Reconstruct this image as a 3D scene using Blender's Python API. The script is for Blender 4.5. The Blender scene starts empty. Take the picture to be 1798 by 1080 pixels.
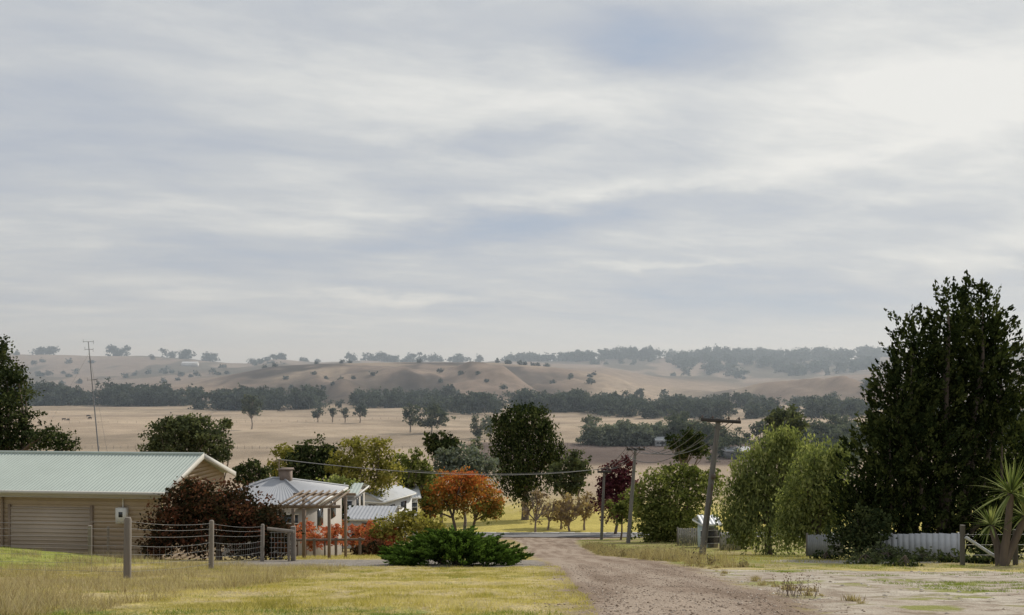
import bpy, math, numpy as np
from mathutils import Vector
F=1557.0; EYE=1.6; HOR=650.0
R=np.random.RandomState(7)

# ------------------------------------------------------------ noise / terrain
_T=np.random.RandomState(3).rand(256,256)
def vn(x,y,s=0):
    x=np.asarray(x,float)+s*17.3; y=np.asarray(y,float)+s*9.1
    xi=np.floor(x).astype(int); yi=np.floor(y).astype(int)
    fx=x-xi; fy=y-yi; fx=fx*fx*(3-2*fx); fy=fy*fy*(3-2*fy)
    a=_T[xi%256,yi%256]; b=_T[(xi+1)%256,yi%256]; c=_T[xi%256,(yi+1)%256]; d=_T[(xi+1)%256,(yi+1)%256]
    return (a*(1-fx)+b*fx)*(1-fy)+(c*(1-fx)+d*fx)*fy
def fbm(x,y,s=0,o=4):
    t=0;a=.5;n=0
    for i in range(o):
        t=t+a*vn(x*2**i,y*2**i,s+i*3); n+=a; a*=.5
    return t/n
def ss(a,b,x):
    t=np.clip((np.asarray(x,float)-a)/(b-a),0,1); return t*t*(3-2*t)
_py=[-40,0,5,8,12,18,22.5,30,58,82,95,104,106,113,140,150,200,250,300,9000]
_pd=[1.5,1.6,1.78,2.22,3.05,4.25,5.06,6.45,12.1,16.0,18.2,19.7,20.0,20.9,23.8,24.6,28,29.5,30,30]
_gy=np.arange(-40,900,.5); _gd=np.interp(_gy,_py,_pd)
_k=np.ones(9)/9; _gd2=np.convolve(np.pad(_gd,4,'edge'),_k,'valid')
def px_t(u): return (np.asarray(u,float)-899)/F
_nu=px_t([-900,-200,200,330,420,480,560,700,870,960,1060,1110,1200,1300,1400,1500,1540,1800,2600])
_nv=[700,700,690,675,655,643,639,636,637,645,656,672,683,692,684,668,664,660,660]
_fu=px_t([-900,-200,0,150,250,330,400,430,480,560,640,800,1000,1100,1250,1400,1540,1800,2600])
_fv=[620,615,621,625,626,630,637,638,631,637,636,636,634,629,628,629,627,620,620]
def h(x,y):
    x=np.asarray(x,float); y=np.asarray(y,float)
    x,y=np.broadcast_arrays(x,y)
    z=EYE-np.interp(y,_gy,_gd2)
    z=z+0.55*np.exp(-((x+16)/3.5)**2-((y-25.5)/4)**2)
    z=z+(fbm(x*.9,y*.9,2)-.5)*.10*ss(3,7,np.abs(y)+2)
    z=z+(fbm(x*.02,y*.02,5)-.5)*2.0*ss(160,400,y)
    t=x/np.maximum(y,50)
    zn=EYE-(np.interp(t,_nu,_nv)-HOR)/F*1300
    zf=EYE-(np.interp(t,_fu,_fv)-HOR)/F*2600
    zm=.6*zn+.4*zf-12
    foot=-28.4
    a=ss(730,1300,y)
    hz=foot+(zn-foot)*a
    hz=np.where(y>1300,zn+(zm-zn)*ss(1300,1750,y),hz)
    hz=np.where(y>1750,zm+(zf-zm)*ss(1750,2600,y),hz)
    hz=np.where(y>2600,zf+(-60-zf)*ss(2600,4200,y),hz)
    g=np.abs(fbm(x*.008+y*.002,y*.003,11,5)-.5)*2
    hz=hz+(g-.25)*44*(4*a*(1-a))*(y<1300)
    hz=hz+(fbm(x*.005,y*.005,14)-.5)*26*ss(1350,1700,y)*(1-.7*ss(2300,2600,y))
    return np.where(y>730,hz+(z+28.4)*(1-ss(730,900,y)),z)
def H(x,y): return float(h(x,y))
def X(u,y): return (u-899)/F*y
def Z(v,y): return EYE-(v-HOR)/F*y
def road_l(y): return np.interp(y,[0,8,12,22.5,40,80,95,104,106],[.45,.5,.68,1.0,1.0,.8,.2,-3,-5])
def road_r(y): return np.interp(y,[0,8,12,22.5,40,80,95,104,106],[2.2,2.95,3.8,4.8,5.3,5.9,7,12,15])

# ------------------------------------------------------------ materials
def newmat(name):
    m=bpy.data.materials.new(name); m.use_nodes=True; nt=m.node_tree; nt.nodes.clear()
    return m,nt,nt.nodes,nt.links
def N(nt,t,**k):
    n=nt.nodes.new(t)
    for a,b in k.items(): setattr(n,a,b)
    return n
def MATH(nt,op,a,b=None,c=None):
    n=nt.nodes.new('ShaderNodeMath'); n.operation=op
    for i,v in enumerate((a,b,c)):
        if v is None: continue
        if isinstance(v,(int,float)): n.inputs[i].default_value=v
        else: nt.links.new(v,n.inputs[i])
    return n.outputs[0]
def MIX(nt,f,a,b,mode='MIX'):
    n=nt.nodes.new('ShaderNodeMix'); n.data_type='RGBA'; n.blend_type=mode
    for s,v in ((n.inputs[0],f),(n.inputs[6],a),(n.inputs[7],b)):
        if isinstance(v,(int,float)): s.default_value=v
        elif isinstance(v,tuple): s.default_value=(*v[:3],1)
        else: nt.links.new(v,s)
    return n.outputs[2]
def NOISE(nt,vec,scale,detail=4,rough=.55,dist=0):
    n=nt.nodes.new('ShaderNodeTexNoise'); n.inputs['Scale'].default_value=scale
    n.inputs['Detail'].default_value=detail; n.inputs['Roughness'].default_value=rough; n.inputs['Distortion'].default_value=dist
    if vec is not None: nt.links.new(vec,n.inputs['Vector'])
    return n.outputs['Fac']
def RANGE(nt,v,a,b,c=0,d=1):
    n=nt.nodes.new('ShaderNodeMapRange'); nt.links.new(v,n.inputs[0])
    for i,q in enumerate((a,b,c,d)): n.inputs[i+1].default_value=q
    return n.outputs[0]
def simple(name,col,rough=.8,var=.25,scale=6,metal=0,bump=0,grain=None):
    m,nt,nn,ll=newmat(name)
    o=N(nt,'ShaderNodeOutputMaterial'); p=N(nt,'ShaderNodeBsdfPrincipled')
    tc=N(nt,'ShaderNodeTexCoord'); vec=tc.outputs['Object']
    if grain:
        mp=N(nt,'ShaderNodeMapping'); mp.inputs['Scale'].default_value=grain; ll.new(vec,mp.inputs[0]); vec=mp.outputs[0]
    n1=NOISE(nt,vec,scale,4); n2=NOISE(nt,vec,scale*.13,2)
    s=MATH(nt,'ADD',MATH(nt,'MULTIPLY',n1,.5),MATH(nt,'MULTIPLY',n2,.5))
    f=RANGE(nt,s,.3,.7)
    c=MIX(nt,f,tuple(k*(1-var) for k in col),tuple(min(1,k*(1+var)) for k in col))
    ll.new(c,p.inputs['Base Color']); p.inputs['Roughness'].default_value=rough; p.inputs['Metallic'].default_value=metal
    if bump:
        b=N(nt,'ShaderNodeBump'); b.inputs['Strength'].default_value=bump; b.inputs['Distance'].default_value=.02
        ll.new(n1,b.inputs['Height']); ll.new(b.outputs[0],p.inputs['Normal'])
    ll.new(p.outputs[0],o.inputs[0]); return m
def leafmat(name,c0,c1,c2,tr=.3):
    m,nt,nn,ll=newmat(name)
    o=N(nt,'ShaderNodeOutputMaterial'); a=N(nt,'ShaderNodeAttribute',attribute_name='tint')
    r=N(nt,'ShaderNodeValToRGB'); e=r.color_ramp.elements
    e[0].position=.1; e[0].color=(*c0,1); e[1].position=.95; e[1].color=(*c2,1)
    k=e.new(.5); k.color=(*c1,1)
    ll.new(a.outputs['Fac'],r.inputs[0])
    d=N(nt,'ShaderNodeBsdfDiffuse')
    ll.new(r.outputs[0],d.inputs[0])
    if tr<=0: ll.new(d.outputs[0],o.inputs[0]); return m
    t=N(nt,'ShaderNodeBsdfTranslucent'); x=N(nt,'ShaderNodeMixShader')
    x.inputs[0].default_value=tr
    hs=MIX(nt,1.0,r.outputs[0],(1.15,1.2,.7),'MULTIPLY')
    ll.new(hs,t.inputs[0])
    ll.new(d.outputs[0],x.inputs[1]); ll.new(t.outputs[0],x.inputs[2]); ll.new(x.outputs[0],o.inputs[0])
    return m
BARK=simple('bark',(.13,.10,.08),.9,.4,8,bump=.5,grain=(1,1,.2))
GUMBARK=simple('gum_bark',(.26,.22,.18),.9,.4,6,bump=.3,grain=(1,1,.2))
TWIG=simple('bare_twigs',(.28,.22,.19),.9,.2,6)
TIMBER=simple('weathered_timber',(.20,.175,.15),.9,.35,9,bump=.4,grain=(1,1,.15))
POLE=simple('pole_timber',(.16,.15,.14),.9,.35,9,bump=.3,grain=(1,1,.15))
ARMM=simple('crossarm_timber',(.05,.045,.042),.9,.3,9,grain=(.15,1,1))
WIRE=simple('galvanised_wire',(.26,.26,.26),.5,.1,3,metal=.3)
DWIRE=simple('power_cable',(.10,.10,.105),.6,.1,3)
MASTM=simple('mast_steel',(.16,.16,.17),.6,.1,3)
WHITE=simple('white_paint',(.72,.72,.70),.6,.08,4)
GLASS=simple('window_glass',(.03,.035,.04),.15,.1,2)
L_GUM=leafmat('gum_leaves',(.04,.05,.03),(.09,.105,.055),(.19,.21,.10),.25)
L_DARK=leafmat('dark_leaves',(.014,.023,.011),(.045,.06,.026),(.13,.145,.06),.24)
L_CON=leafmat('cypress_foliage',(.010,.015,.007),(.032,.045,.017),(.11,.125,.042),.24)
L_OLIVE=leafmat('olive_leaves',(.11,.11,.03),(.24,.225,.06),(.44,.38,.12),.38)
L_GREEN=leafmat('green_leaves',(.05,.065,.022),(.15,.175,.055),(.33,.33,.12),.38)
L_LIME=leafmat('willow_leaves',(.085,.105,.045),(.21,.24,.09),(.42,.43,.18),.38)
L_GREY=leafmat('greygreen_leaves',(.08,.095,.08),(.16,.185,.145),(.29,.31,.25),.25)
L_RED=leafmat('maple_leaves',(.18,.21,.06),(.52,.20,.06),(.58,.10,.065),.42)
L_VINE=leafmat('vine_leaves',(.24,.17,.07),(.56,.15,.08),(.64,.29,.19),.35)
L_PURP=leafmat('plum_leaves',(.045,.015,.02),(.10,.03,.042),(.19,.075,.08),.25)
L_SPARSE=leafmat('autumn_brown_leaves',(.17,.12,.09),(.34,.25,.16),(.50,.38,.19),.35)
L_BURG=leafmat('photinia_leaves',(.018,.022,.012),(.055,.038,.022),(.20,.075,.045),.2)
L_JUN=leafmat('juniper_foliage',(.016,.030,.008),(.06,.105,.02),(.17,.26,.06),.32)
L_FAR=leafmat('hazed_distant_foliage',(.05,.065,.06),(.085,.105,.09),(.15,.17,.14),.2)  # leaf colours shifted bluish to paint in aerial haze, besides the haze volume
L_FAR2=leafmat('hazed_ridge_foliage',(.04,.06,.06),(.065,.085,.08),(.11,.13,.115),.2)  # ridge leaves also carry painted blue-grey haze in their base colours
L_MID=leafmat('valley_foliage',(.05,.065,.055),(.10,.12,.088),(.20,.215,.15),.25)
L_GRASS=leafmat('grass_blades',(.30,.27,.08),(.50,.42,.15),(.64,.55,.30),.42)
L_DRY=leafmat('dry_grass_blades',(.26,.20,.12),(.42,.34,.20),(.58,.50,.33),.35)
L_CORD=leafmat('cordyline_leaves',(.07,.10,.03),(.17,.21,.07),(.36,.38,.17),.3)

# ------------------------------------------------------------ mesh builder
class MB:
    def __init__(s): s.V=[];s.L=[];s.S=[];s.M=[];s.T=[];s.n=0
    def add(s,v,f,mat=0,tint=.5):
        v=np.asarray(v,float).reshape(-1,3); f=np.asarray(f,int)
        s.V.append(v); s.L.append((f+s.n).ravel()); s.S.append(np.full(len(f),f.shape[1])); s.n+=len(v)
        s.M.append(np.full(len(f),mat)); s.T.append(np.broadcast_to(np.asarray(tint,float),(len(f),)).copy())
    def box(s,c,d,mat=0,rz=0,tilt=None,tint=.5):
        c=np.array(c,float); d=np.array(d,float)/2
        q=np.array([[-1,-1,-1],[1,-1,-1],[1,1,-1],[-1,1,-1],[-1,-1,1],[1,-1,1],[1,1,1],[-1,1,1]])*d
        if tilt is not None:
            a=tilt; q=np.stack([q[:,0]*math.cos(a)+q[:,2]*math.sin(a),q[:,1],-q[:,0]*math.sin(a)+q[:,2]*math.cos(a)],1)
        ca,sa=math.cos(rz),math.sin(rz)
        q=np.stack([q[:,0]*ca-q[:,1]*sa,q[:,0]*sa+q[:,1]*ca,q[:,2]],1)
        s.add(q+c,[[0,3,2,1],[4,5,6,7],[0,1,5,4],[1,2,6,5],[2,3,7,6],[3,0,4,7]],mat,tint)
    def tube(s,P,r,k=6,mat=0):
        P=np.array(P,float); n=len(P); r=np.broadcast_to(np.asarray(r,float),(n,))
        t=np.gradient(P,axis=0); t/=np.linalg.norm(t,axis=1)[:,None]+1e-9
        ref=np.array([0,0,1.]) if abs(t[0,2])<.8 else np.array([1.,0,0])
        a=np.cross(t,ref); a/=np.linalg.norm(a,axis=1)[:,None]+1e-9; b=np.cross(t,a)
        th=np.arange(k)*2*math.pi/k
        V=P[:,None]+r[:,None,None]*(a[:,None]*np.cos(th)[None,:,None]+b[:,None]*np.sin(th)[None,:,None])
        f=[[i*k+j,i*k+(j+1)%k,(i+1)*k+(j+1)%k,(i+1)*k+j] for i in range(n-1) for j in range(k)]
        s.add(V.reshape(-1,3),f,mat)
        V2=np.concatenate([V[0],P[:1],V[-1],P[-1:]])
        f=[[k,(j+1)%k,j] for j in range(k)]+[[2*k+1,k+1+j,k+1+(j+1)%k] for j in range(k)]
        s.add(V2,f,mat)
    def leaves(s,P,size,mat=0,tint=.5,asp=1.6,rng=R,vert=0.0,D=None):
        n=len(P)
        a=rng.normal(size=(n,3))
        if vert: a[:,2]*=1+vert*3; 
        if D is not None: a=a*.45+D
        a/=np.linalg.norm(a,axis=1)[:,None]
        b=np.cross(a,rng.normal(size=(n,3))); b/=np.linalg.norm(b,axis=1)[:,None]+1e-9
        sz=size*rng.uniform(.6,1.35,n)[:,None]
        L=a*sz*math.sqrt(asp)*.62; W=b*sz/math.sqrt(asp)*.62
        V=np.stack([P-L,P+W,P+L,P-W],1).reshape(-1,3)
        s.add(V,np.arange(n*4).reshape(n,4),mat,tint)
    def blades(s,P,hh,w,mat=0,tint=.5,lean=.5,rng=R):
        n=len(P); th=rng.uniform(0,6.283,n); d=np.stack([np.cos(th),np.sin(th),0*th],1)
        th2=rng.uniform(0,6.283,n); l=np.stack([np.cos(th2),np.sin(th2),0*th],1)
        hh=np.broadcast_to(np.asarray(hh,float),(n,))*rng.uniform(.5,1.3,n)
        tip=P+l*(hh*lean*rng.uniform(0,1,n))[:,None]+np.array([0,0,1.])*hh[:,None]
        V=np.stack([P-d*w/2,P+d*w/2,tip],1).reshape(-1,3)
        s.add(V,np.arange(n*3).reshape(n,3),mat,tint)
    def obj(s,name,mats,origin=(0,0,0),parent=None,smooth=False):
        me=bpy.data.meshes.new(name); V=np.concatenate(s.V)-np.array(origin); L=np.concatenate(s.L); S=np.concatenate(s.S)
        me.vertices.add(len(V)); me.vertices.foreach_set('co',V.astype(np.float32).ravel())
        me.loops.add(len(L)); me.loops.foreach_set('vertex_index',L.astype(np.int32))
        me.polygons.add(len(S)); st=np.concatenate([[0],np.cumsum(S)[:-1]])
        me.polygons.foreach_set('loop_start',st.astype(np.int32))
        me.polygons.foreach_set('material_index',np.concatenate(s.M).astype(np.int32))
        if smooth: me.polygons.foreach_set('use_smooth',np.ones(len(S),bool))
        for m in mats: me.materials.append(m)
        me.update(calc_edges=True)
        at=me.attributes.new('tint','FLOAT','FACE'); at.data.foreach_set('value',np.concatenate(s.T).astype(np.float32))
        o=bpy.data.objects.new(name,me); bpy.context.scene.collection.objects.link(o); o.location=origin
        if parent: o.parent=parent
        return o
def empty(name,loc=(0,0,0),rz=0):
    e=bpy.data.objects.new(name,None); bpy.context.scene.collection.objects.link(e); e.location=loc; e.rotation_euler=(0,0,rz); e.empty_display_size=.3
    return e

# ------------------------------------------------------------ ground
def build_ground():
    ys=[-15.0]
    while ys[-1]<15: ys.append(ys[-1]+.2)
    while ys[-1]<9000: ys.append(ys[-1]*1.0125)
    ys=np.array(ys)
    s=np.concatenate([-np.array([6,4,3,2.2,1.6,1.25]),np.linspace(-1,1,431),np.array([1.25,1.6,2.2,3,4,6])])
    w=11+.68*np.maximum(ys,0)
    x=s[None,:]*w[:,None]; y=np.repeat(ys[:,None],len(s),1)
    z=h(x,y)
    nr,nc=x.shape
    V=np.stack([x,y,z],-1).reshape(-1,3)
    i=np.arange(nr-1)[:,None]*nc+np.arange(nc-1)[None,:]
    Fc=np.stack([i,i+1,i+nc+1,i+nc],-1).reshape(-1,4)
    mb=MB(); mb.add(V,Fc)
    m=ground_mat(); o=mb.obj('ground',[m],smooth=True); me=o.data
    col=np.zeros((nr,nc,3))
    def mixc(c,mask):
        col[:]=col*(1-mask[...,None])+np.array(c)*mask[...,None]
    n1=fbm(x*.5,y*.5,1); n2=fbm(x*.12,y*.12,4); n3=fbm(x*1.6,y*1.6,8); n4=fbm(x*3.5,y*3.5,18)
    col[:]=(.43,.36,.115)
    mixc((.28,.26,.07),ss(.50,.62,n3*.5+n4*.5)*.55)
    mixc((.54,.44,.24),ss(.44,.58,n1*.5+n4*.5)*.85)
    mixc((.40,.32,.18),ss(-4.6,-7.5,x+2.4*(n3-.5))*ss(25,14,y)*.85)
    mixc((.36,.28,.16),ss(12,19,y)*ss(-2,-5,x+3*(n1-.5))*ss(.45,.58,n4)*.6)
    mixc((.27,.32,.06),ss(-10,-12,x)*ss(20,22,y)*ss(30,27,y)*.8)
    mixc((.17,.22,.045),ss(10.2,8.2,y+3*(n3-.5))*ss(.48,.6,n4)*(x<0))
    d=ss(24.0,24.8,y+.8*(n3-.5)-x*.03)*ss(33,31,y)*(x<road_l(y))*ss(-9.5,-8.5,x)
    mixc((.30,.27,.235),d)
    yard=ss(31,34,y)*ss(106,100,y)*(x<road_l(y))
    mixc((.38,.30,.15),yard*.85)
    rg=ss(23,26,y+2*(n3-.5))*ss(106,102,y)*(x>road_r(y))
    mixc((.26,.26,.08),rg); mixc((.38,.31,.17),rg*ss(.46,.60,n1)*.8)
    dr=ss(27.5,28.3,y+x*.02)*ss(32,31,y)*ss(8.5,9.5,x)*ss(19,18,x)
    mixc((.36,.33,.28),dr)
    mixc((.50,.42,.12),ss(112.5,114,y)*ss(170,150,y)*(.75+.25*n1))
    tan=np.array((.40,.315,.23))
    mixc(tan,ss(165,210,y))
    n5=fbm(x*.006,y*.015,21); n6=fbm(x*.02,y*.05,22)
    mixc((.28,.225,.165),ss(.45,.62,n5)*ss(200,300,y)*.8)
    mixc((.48,.385,.28),ss(.52,.66,n6)*ss(200,300,y)*.6)
    u=899+x/np.maximum(y,1)*F
    mixc((.12,.09,.08),ss(780,860,u)*ss(1420,1330,u)*ss(268,285,y+12*(n6-.5))*ss(372,362,y+12*(n6-.5))*.9)
    mixc((.22,.18,.135),ss(820,700,u)*ss(330,338,y)*ss(352,344,y)*.6)
    mixc((.24,.195,.15),ss(560,575,y)*ss(600,588,y)*.5)
    hillm=ss(730,860,y)
    n7=fbm(x*.012,y*.006,31,5); n8=fbm(x*.004,y*.004,33,4)
    mixc((.225,.17,.13),hillm)
    # dark scrub in the gullies of the near hill
    g=np.abs(fbm(x*.008+y*.002,y*.003,11,5)-.5)*2
    hm=hillm*ss(1340,1270,y)*ss(330,480,u)*ss(1130,1000,u)
    mixc((.07,.058,.047),hm*ss(.40,.56,n7)*.85)
    mixc((.06,.05,.04),hm*ss(.22,.08,g)*.7)
    mixc((.31,.24,.175),hillm*ss(.5,.62,n8)*.7*(1-ss(400,500,u)*ss(1100,950,u)*(y<1300)))
    mixc((.36,.285,.21),hillm*ss(1000,1100,u)*ss(1350,1250,u)*ss(1300,1200,y)*.8)
    mixc((.36,.28,.205),hillm*ss(960,1150,y)*ss(1330,1290,y)*ss(.44,.54,fbm(x*.01,y*.012,77))*ss(430,500,u)*ss(1000,900,u)*.7)
    mixc((.10,.085,.065),hillm*ss(1150,1280,u)*ss(780,1000,y)*ss(1340,1250,y)*ss(.36,.5,n7)*.85)
    mixc((.23,.185,.15),ss(1350,1700,y)*.6)
    mixc((.06,.062,.047),ss(1400,1700,y)*ss(.48,.55,fbm(x*.008,y*.003,41))*.7)
    ca=me.color_attributes.new('zcol','FLOAT_COLOR','POINT')
    ca.data.foreach_set('color',np.concatenate([col,np.ones((nr,nc,1))],-1).astype(np.float32).ravel())
    sd=np.minimum(x-road_l(y),road_r(y)-x); sd=np.where(y>105,-(y-105.5),sd); sd=np.clip(sd,-4,4)
    a=me.attributes.new('sd_road','FLOAT','POINT'); a.data.foreach_set('value',sd.astype(np.float32).ravel())
    sb=np.minimum(x-road_r(y)+.2,22.5-y-.15*(x-5)); 
    sb2=np.minimum(np.minimum(8.0-y,x+3.6),-.5-x)
    sb=np.maximum(sb,sb2); sb=np.clip(sb,-3,3)
    a=me.attributes.new('sd_bare','FLOAT','POINT'); a.data.foreach_set('value',sb.astype(np.float32).ravel())
def ground_mat():
    m,nt,nn,ll=newmat('ground_surface')
    o=N(nt,'ShaderNodeOutputMaterial'); p=N(nt,'ShaderNodeBsdfPrincipled'); p.inputs['Roughness'].default_value=.95
    p.inputs['Specular IOR Level'].default_value=.05
    tc=N(nt,'ShaderNodeTexCoord'); v=tc.outputs['Object']
    z=N(nt,'ShaderNodeAttribute',attribute_name='zcol').outputs['Color']
    sr=N(nt,'ShaderNodeAttribute',attribute_name='sd_road').outputs['Fac']
    sb=N(nt,'ShaderNodeAttribute',attribute_name='sd_bare').outputs['Fac']
    nf=NOISE(nt,v,16,4,.65); nm=NOISE(nt,v,2.2,5,.6); nl=NOISE(nt,v,.05,5,.6)
    mod=MATH(nt,'MULTIPLY',RANGE(nt,nf,.3,.7,.62,1.3),RANGE(nt,nm,.3,.7,.72,1.22))
    mod=MATH(nt,'MULTIPLY',mod,RANGE(nt,nl,.35,.65,.82,1.14))
    g=N(nt,'ShaderNodeVectorMath',operation='SCALE'); ll.new(z,g.inputs[0]); ll.new(mod,g.inputs['Scale'])
    vo=N(nt,'ShaderNodeTexVoronoi'); vo.inputs['Scale'].default_value=36; ll.new(v,vo.inputs['Vector'])
    rc=MIX(nt,RANGE(nt,nm,.35,.65),(.22,.16,.115),(.35,.275,.21))
    sp=N(nt,'ShaderNodeSeparateColor'); ll.new(vo.outputs['Color'],sp.inputs[0])
    rc=MIX(nt,.45,rc,MIX(nt,sp.outputs[0],(.13,.095,.07),(.50,.41,.335)))
    rc=MIX(nt,RANGE(nt,nf,.35,.65,0,.45),rc,(.19,.135,.10))
    mp=N(nt,'ShaderNodeMapping'); mp.inputs['Scale'].default_value=(1.5,.05,1); ll.new(v,mp.inputs[0])
    tr=NOISE(nt,mp.outputs[0],1.0,3,.5)
    rc=MIX(nt,RANGE(nt,tr,.46,.60,0,.55),rc,(.43,.355,.285))
    rc=MIX(nt,RANGE(nt,tr,.44,.34,0,.5),rc,(.18,.13,.095))
    # bare pale dirt: smooth drifts, crumbly patches, a little grass
    nb=NOISE(nt,v,.9,6,.65,.4)
    bc=MIX(nt,RANGE(nt,nb,.35,.62),(.50,.45,.37),(.33,.265,.205))
    bc=MIX(nt,RANGE(nt,nf,.35,.7,0,.45),bc,(.60,.55,.47))
    bc=MIX(nt,RANGE(nt,nm,.50,.62,0,.7),bc,(.21,.16,.115))
    ng=NOISE(nt,v,.55,5,.6)
    bc=MIX(nt,RANGE(nt,ng,.54,.59,0,.9),bc,(.25,.26,.075))
    ed=MATH(nt,'MULTIPLY',MATH(nt,'SUBTRACT',nm,.5),1.6)
    fb=RANGE(nt,MATH(nt,'ADD',sb,ed),-.12,.12)
    ed2=MATH(nt,'ADD',MATH(nt,'MULTIPLY',MATH(nt,'SUBTRACT',nm,.5),1.5),MATH(nt,'MULTIPLY',MATH(nt,'SUBTRACT',nf,.5),1.1))
    fr=RANGE(nt,MATH(nt,'ADD',sr,ed2),-.25,.25)
    c=MIX(nt,fb,g.outputs[0],bc); c=MIX(nt,fr,c,rc)
    ll.new(c,p.inputs['Base Color'])
    b=N(nt,'ShaderNodeBump'); b.inputs['Strength'].default_value=.8; b.inputs['Distance'].default_value=.06
    hh=MATH(nt,'ADD',MATH(nt,'ADD',nf,MATH(nt,'MULTIPLY',nm,1.2)),MATH(nt,'MULTIPLY',vo.outputs['Distance'],.35))
    ll.new(hh,b.inputs['Height']); ll.new(b.outputs[0],p.inputs['Normal'])
    ll.new(p.outputs[0],o.inputs[0]); return m
build_ground()

def street():
    m=simple('asphalt',(.17,.165,.165),.85,.2,3,bump=.2)
    mb=MB(); xs=np.linspace(-90,90,181)
    def strip(y0,y1,dz,mat):
        r=[]
        for yy in np.linspace(y0,y1,8): r.append(np.stack([xs,np.full_like(xs,yy)+.00,h(xs,yy)+dz],1))
        V=np.concatenate(r); n=len(xs); i=(np.arange(7)[:,None]*n+np.arange(n-1)[None]).ravel()
        mb.add(V,np.stack([i,i+1,i+n+1,i+n],1),mat)
    strip(105.5,112.6,.08,0)
    o=mb.obj('asphalt_street',[m])
    mb=MB()
    for x0 in np.arange(-90,90,2.):
        mb.box((x0+1,112.8,H(x0+1,112.8)+.08),(2,.35,.26),0)
    mb.obj('street_kerb',[simple('concrete',(.5,.49,.46),.9,.12,3)])
street()

# ------------------------------------------------------------ trees
def crown(mb,lobes,n,leaf,rng,mat=1,asp=1.6,vert=0,tf=None,shell=.5,csz=.16,fill=0.18):
    lobes=np.array(lobes,float); w=lobes[:,3]*lobes[:,5]; w/=w.sum()
    nc=max(6,int(n/16)); li=rng.choice(len(lobes),nc,p=w)
    d=rng.normal(size=(nc,3)); d/=np.linalg.norm(d,axis=1)[:,None]
    rad=shell+(1.05-shell)*rng.rand(nc)**.6
    rad*=1+.42*(rng.rand(nc)-.45)
    inner=rng.rand(nc)<fill; rad[inner]*=.6
    C=lobes[li,:3]+d*lobes[li,3:6]*rad[:,None]
    ct=rng.rand(nc)
    k=16; sg=np.maximum(csz*lobes[li][:,[3,3,5]],leaf*.9)
    P=np.repeat(C,k,0)+rng.normal(size=(nc*k,3))*np.repeat(sg,k,0)*np.array([1,1,.8 if not vert else 1.5])
    t=np.repeat(ct,k)*.65+rng.rand(nc*k)*.35
    if tf is not None: t=np.clip(tf(P,t),0,1)
    mb.leaves(P,leaf,mat,t,asp,rng,vert)
def trunk(mb,base,lobes,r,rng,mat=0,k=7,twigs=2):
    lobes=np.array(lobes,float); c=lobes[:,:3].mean(0); base=np.array(base,float)
    hgt=c[2]-base[2]
    fork=np.array([base[0]+(c[0]-base[0])*.35,base[1]+(c[1]-base[1])*.35,base[2]+max(hgt*.45,.3)])
    mid=(base+fork)/2+rng.normal(size=3)*np.array([1,1,0])*hgt*.02
    b0=base-np.array([0,0,.3])
    mb.tube([b0,base+(mid-base)*.1,mid,fork],[r*1.35,r*1.05,r*.85,r*.7],k,mat)
    for L in lobes:
        e=L[:3]+np.array([0,0,L[5]*.3]); m=(fork+e)/2+rng.normal(size=3)*np.array([1,1,.5])*hgt*.05
        mb.tube([fork-np.array([0,0,r*.3]),m,e],[r*.55,r*.35,r*.08],5,mat)
        for q in range(twigs):
            d=rng.normal(size=3); d/=np.linalg.norm(d); d[2]=abs(d[2])*.8+.1
            e2=L[:3]+d*L[3:6]*.9
            mb.tube([m,(m+e2)/2+rng.normal(size=3)*.05*hgt*.3,e2],[r*.25,r*.15,r*.04],4,mat)
def px_lobes(y,lp,rng,dr=.9,jy=.5):
    out=[]
    s=y/F
    for (u,v,ru,rv) in lp:
        yy=y+rng.uniform(-jy,jy)*ru*s
        out.append((X(u,y),yy,Z(v,y),ru*s,ru*s*dr,rv*s))
    return out
def autol(u0,u1,v0,v1,rng,n=8,k=.42):
    uc,vc=(u0+u1)/2,(v0+v1)/2; wu,hv=(u1-u0)/2,(v1-v0)/2; out=[(uc,vc,wu*.55,hv*.6)]
    for i in range(n):
        a=i*2*math.pi/n+rng.uniform(-.3,.3); q=rng.uniform(.5,.78)
        kr=rng.uniform(.65,1.2)*k
        out.append((uc+math.cos(a)*wu*q,vc+math.sin(a)*hv*q*.95,wu*kr*.85,hv*kr*.85))
    return out
_sd=[100]
def tree(name,y,lobes,leafm,ub=None,r=.2,lp=3.6,cover=3.2,bark=None,dr=.9,seed=None,n=None,twigs=2,**kw):
    _sd[0]+=1; rng=np.random.RandomState(seed or _sd[0])
    if isinstance(lobes,tuple): lobes=autol(*lobes,rng)
    area=sum(3.14*l[2]*l[3] for l in lobes)*.75
    L=px_lobes(y,lobes,rng,dr); leaf=lp*y/F
    if ub is None: ub=lobes[0][0]
    base=(X(ub,y),y,H(X(ub,y),y))
    mb=MB(); trunk(mb,base,L,r,rng,0,twigs=twigs)
    crown(mb,L,n or cover*area/(.38*lp*lp),leaf,rng,1,**kw)
    return mb.obj(name,[bark or BARK,leafm],origin=base)

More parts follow.
